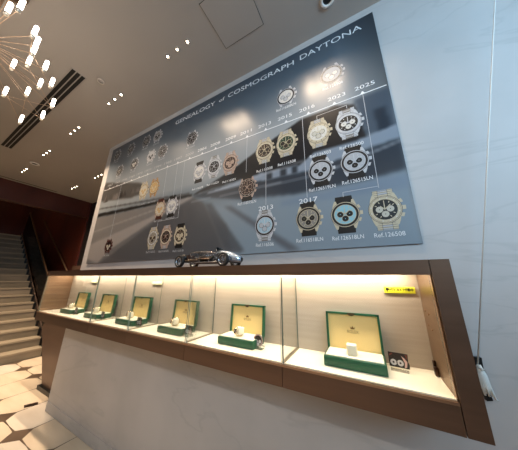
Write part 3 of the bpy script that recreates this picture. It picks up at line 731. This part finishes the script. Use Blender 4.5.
trios = [(-.17, -.48, 0), (-1.312, -.495, 1), (-2.414, -.475, 1), (-3.503, -.462, 1), (-4.606, -.446, 1), (-5.80, -.428, 1), (-5.868, .386, 1), (-4.747, .378, 1)]
tl = ['trio of recessed ceiling spots above the right end of the wall panel', 'trio of recessed ceiling spots left of the square hatch', 'trio of recessed ceiling spots beside the right end of the slot vent', 'trio of recessed ceiling spots near the middle of the slot vent',
      'trio of recessed ceiling spots below the left end of the slot vent', 'trio of recessed ceiling spots beside the round downlight by the dark wall', 'trio of recessed ceiling spots low by the corner of the dark wall', 'trio of recessed ceiling spots just left of the panel corner']
for (x, y, vis), lb in zip(trios, tl):
    t = ceil_thing('triple_spotlight', x, y, lb, 'spotlight', 'recessed spotlight trios')
    for k in (-1, 0, 1):
        mb = MB(); mb.lathe([(.026, -.0008), (.026, -.003), (.020, -.003), (.018, -.0008)], (k * .132, 0, 0), (0, 0, 1), 18, True)
        tr = mb.build('trim_ring', ceil_m, t)
        mb = MB(); mb.lathe([(.018, -.0006), (.018, -.0012)], (k * .132, 0, 0), (0, 0, 1), 16); mb.build('reflector', M('spot_reflector', (.45, .42, .38), .2, 1.), tr)
        mb = MB(); mb.lathe([(.009, -.0008), (.009, -.0025)], (k * .132, 0, 0), (0, 0, 1), 16); mb.build('lamp', lamp_m, t)
def downlight(x, y, r, label):
    d = ceil_thing('downlight', x, y, label, 'downlight')
    mb = MB(); mb.lathe([(r, -.0005), (r, -.010), (r * .62, -.014), (r * .60, -.0005)], (0, 0, 0), (0, 0, 1), 24, True); mb.build('trim_ring', white_m, d)
    mb = MB(); mb.lathe([(r * .6, -.0006), (r * .58, -.006), (r * .3, -.010)], (0, 0, 0), (0, 0, 1), 20); mb.build('dark_lens', black, d)
downlight(-5.261, -.421, .066, 'white ringed round downlight near the dark wall over the stairs')
downlight(-.013, -.20, .052, 'white ringed round downlight above the panel near the top edge')
sp = ceil_thing('ceiling_sprinkler_cover', -2.302, -.67, 'tiny round cover ring on the ceiling beside the slot vent', 'sprinkler cover')
mb = MB(); mb.lathe([(.032, -.0005), (.032, -.010), (.026, -.010), (.026, -.0005)], (0, 0, 0), (0, 0, 1), 20, True); mb.build('ring', M('cap_ring', (.80, .76, .72), .4), sp)
mb = MB(); mb.lathe([(.025, -.0005), (.025, -.008)], (0, 0, 0), (0, 0, 1), 20); mb.build('disc', ceil_m, sp)

# ------------------------------------------------------------------ chandelier
CC = Vector((-2.07, -1.36, 3.02))
ch = thing('chandelier', CC, 'spherical chandelier of thin radiating rods with glowing white tubes', 'chandelier')
rodm = M('chandelier_rod', (.78, .66, .56), .3, .9)
glow = M('glowing_tube', (1, .97, .92), .4, emit=(1, .95, .88), estr=14)
cap_m = M('tube_cap', (.9, .86, .8), .3, .6)
mb = MB(CC); mb.lathe([(.0, -.06), (.045, -.045), (.06, 0), (.045, .045), (.0, .06)], CC, (0, 0, 1), 18); mb.build('hub', rodm, ch)
mb = MB(CC); mb.tube(CC + Vector((0, 0, .05)), (CC.x, CC.y, ZC - .02), .012, 10); mb.build('stem', rodm, ch)
mb = MB(CC); mb.lathe([(.10, -.0005), (.10, -.02), (.03, -.03)], (CC.x, CC.y, ZC), (0, 0, 1), 24); mb.build('canopy', rodm, ch)
tips = [(-1.667, -1.316, 3.03), (-1.560, -1.287, 3.01), (-1.66, -1.205, 3.0), (-1.82, -1.171, 3.08), (-1.81, -1.17, 3.0), (-2.22, -1.20, 3.10), (-2.0, -1.157, 3.04), (-1.86, -1.095, 2.98), (-2.17, -1.054, 3.04), (-2.02, -1.02, 3.0),
        (-2.47, -1.17, 3.0), (-2.40, -1.074, 3.06), (-2.21, -.948, 2.96), (-2.54, -.93, 3.0), (-2.72, -1.018, 2.96)]
# the rest of the ball, above and left of the picture
tips += [(-2.41, -1.7, 2.75), (-1.47, -1.31, 3.19), (-1.4, -1.38, 2.97), (-1.72, -1.94, 2.98), (-2.46, -1.8, 3.21), (-2.71, -1.45, 3.14), (-2.03, -2.04, 3.05), (-2.18, -1.93, 3.22), (-1.71, -1.71, 2.77), (-2.51, -1.81, 2.87), (-2.73, -1.39, 2.92), (-1.76, -1.76, 3.27), (-1.51, -1.74, 3.03), (-2.2, -1.92, 2.82), (-2.57, -1.38, 3.27), (-2.48, -1.49, 2.73), (-2.01, -1.8, 2.74), (-2.66, -1.63, 3.14), (-1.87, -1.92, 2.84), (-1.86, -1.92, 3.19), (-1.54, -1.62, 2.83), (-2.42, -1.94, 3.0), (-1.56, -1.62, 3.22), (-2.65, -1.21, 2.84), (-1.42, -1.56, 3.04), (-1.62, -1.42, 2.74), (-2.65, -1.56, 2.86), (-2.73, -1.21, 3.02), (-2.24, -2.02, 3.03), (-2.51, -1.62, 3.26)]

for tp in tips:
    p = Vector(tp) - Vector((0, 0, .05))
    mb = MB(CC); mb.tube(CC, p + Vector((0, 0, .005)), .0013, 5); rod = mb.build('rod', rodm, ch)
    mb = MB(CC); mb.lathe([(.0, .0), (.009, .002), (.0108, .010), (.0108, .068), (.009, .076), (.0, .078)], p + Vector((0, 0, .008)), (0, 0, 1), 12); mb.build('light_tube', glow, rod)
    mb = MB(CC); mb.lathe([(.006, -.018), (.011, -.012), (.011, .006), (.006, .008)], p, (0, 0, 1), 10); mb.build('tube_cap', cap_m, rod)
# the faint secondary rods crossing between the tubes
for a, b in ((5, 8), (10, 12), (11, 14), (2, 6), (6, 12), (4, 9), (10, 13)):
    mb = MB(CC); mb.tube(Vector(tips[a]) - Vector((0, 0, .05)), Vector(tips[b]) - Vector((0, 0, .05)), .0011, 5); mb.build('cross_rod', rodm, ch)

# ------------------------------------------------------------------ lights
def area(name, loc, rot, sx, sy, power, col, spread=PI, shape='RECTANGLE'):
    l = bpy.data.lights.new(name, 'AREA'); l.shape = shape; l.size = sx; l.size_y = sy; l.energy = power; l.color = col; l.spread = spread
    o = bpy.data.objects.new(name, l); COL.objects.link(o); o.location = loc; o.rotation_euler = rot; return o
wl = area('window_daylight', (2.15, -2.0, 2.7), (0, 0, 0), 2.4, 1.0, 46, (.46, .75, 1.0), math.radians(100))
wl.rotation_euler = Vector((-1.7, 1.9, .05)).to_track_quat('-Z', 'Y').to_euler()
for (x, y, vis) in trios:
    warm = (1, .76, .54)
    for k in (-1, 0, 1):
        far = x < -3.3
        area('spot_light', (x + k * .132, y, ZC - .006), (0, 0, 0), .045, .045, 7.5 if far else 2.8, warm, math.radians(110), 'DISK')
pt = bpy.data.lights.new('chandelier_glow', 'POINT'); pt.energy = 6; pt.color = (1, .80, .62); pt.shadow_soft_size = .3
po = bpy.data.objects.new('chandelier_glow', pt); COL.objects.link(po); po.location = CC + Vector((0, 0, -.15))
area('case_light', ((CX0 + CI) / 2, -.075, CT - .023), (0, 0, 0), CI - CX0 - .1, .025, 21, (1, .88, .72))

for x in (-3.2, -1.9, -.6, .7): area('room_fill', (x, -3.3, ZC - .01), (0, 0, 0), .1, .1, 17, (1, .95, .89), math.radians(140), 'DISK')  # added fill lights without fittings, behind the camera, lifting the lower wall
area('stairwell_fill', (-9.2, -.6, 5.5), (0, 0, 0), .6, .6, 17, (1, .68, .42))  # added warm fill with no fitting, brightens the stair top
w = bpy.data.worlds.new('World'); sc.world = w; w.use_nodes = True
bg = w.node_tree.nodes['Background']; bg.inputs[0].default_value = (.6, .76, 1, 1); bg.inputs[1].default_value = .2

# ------------------------------------------------------------------ camera
f, yaw, pitch, roll = 195.7764, .489350, .271509, .008141
fw = Vector((-math.sin(yaw) * math.cos(pitch), math.cos(yaw) * math.cos(pitch), math.sin(pitch)))
r0 = Vector((math.cos(yaw), math.sin(yaw), 0)); u0 = r0.cross(fw)
r2 = r0 * math.cos(roll) + u0 * math.sin(roll); u2 = u0 * math.cos(roll) - r0 * math.sin(roll)
cam = bpy.data.cameras.new('Camera'); cam.sensor_width = 36; cam.sensor_fit = 'HORIZONTAL'; cam.lens = f * 36 / 518; cam.clip_start = .02
co_ = bpy.data.objects.new('Camera', cam); COL.objects.link(co_)
m = Matrix.Identity(4)
for i in range(3): m[i][0] = r2[i]; m[i][1] = u2[i]; m[i][2] = -fw[i]
m.translation = Vector((0, -1.3, 1.5)); co_.matrix_world = m
sc.camera = co_
vs = sc.view_settings; vs.view_transform = 'Standard'; vs.look = 'None'; vs.gamma = 1; vs.use_curve_mapping = False; vs.exposure = 0.0
sc.cycles.use_denoising = True
sc.cycles.max_bounces = 8; sc.cycles.transparent_max_bounces = 16; sc.cycles.sample_clamp_indirect = 4
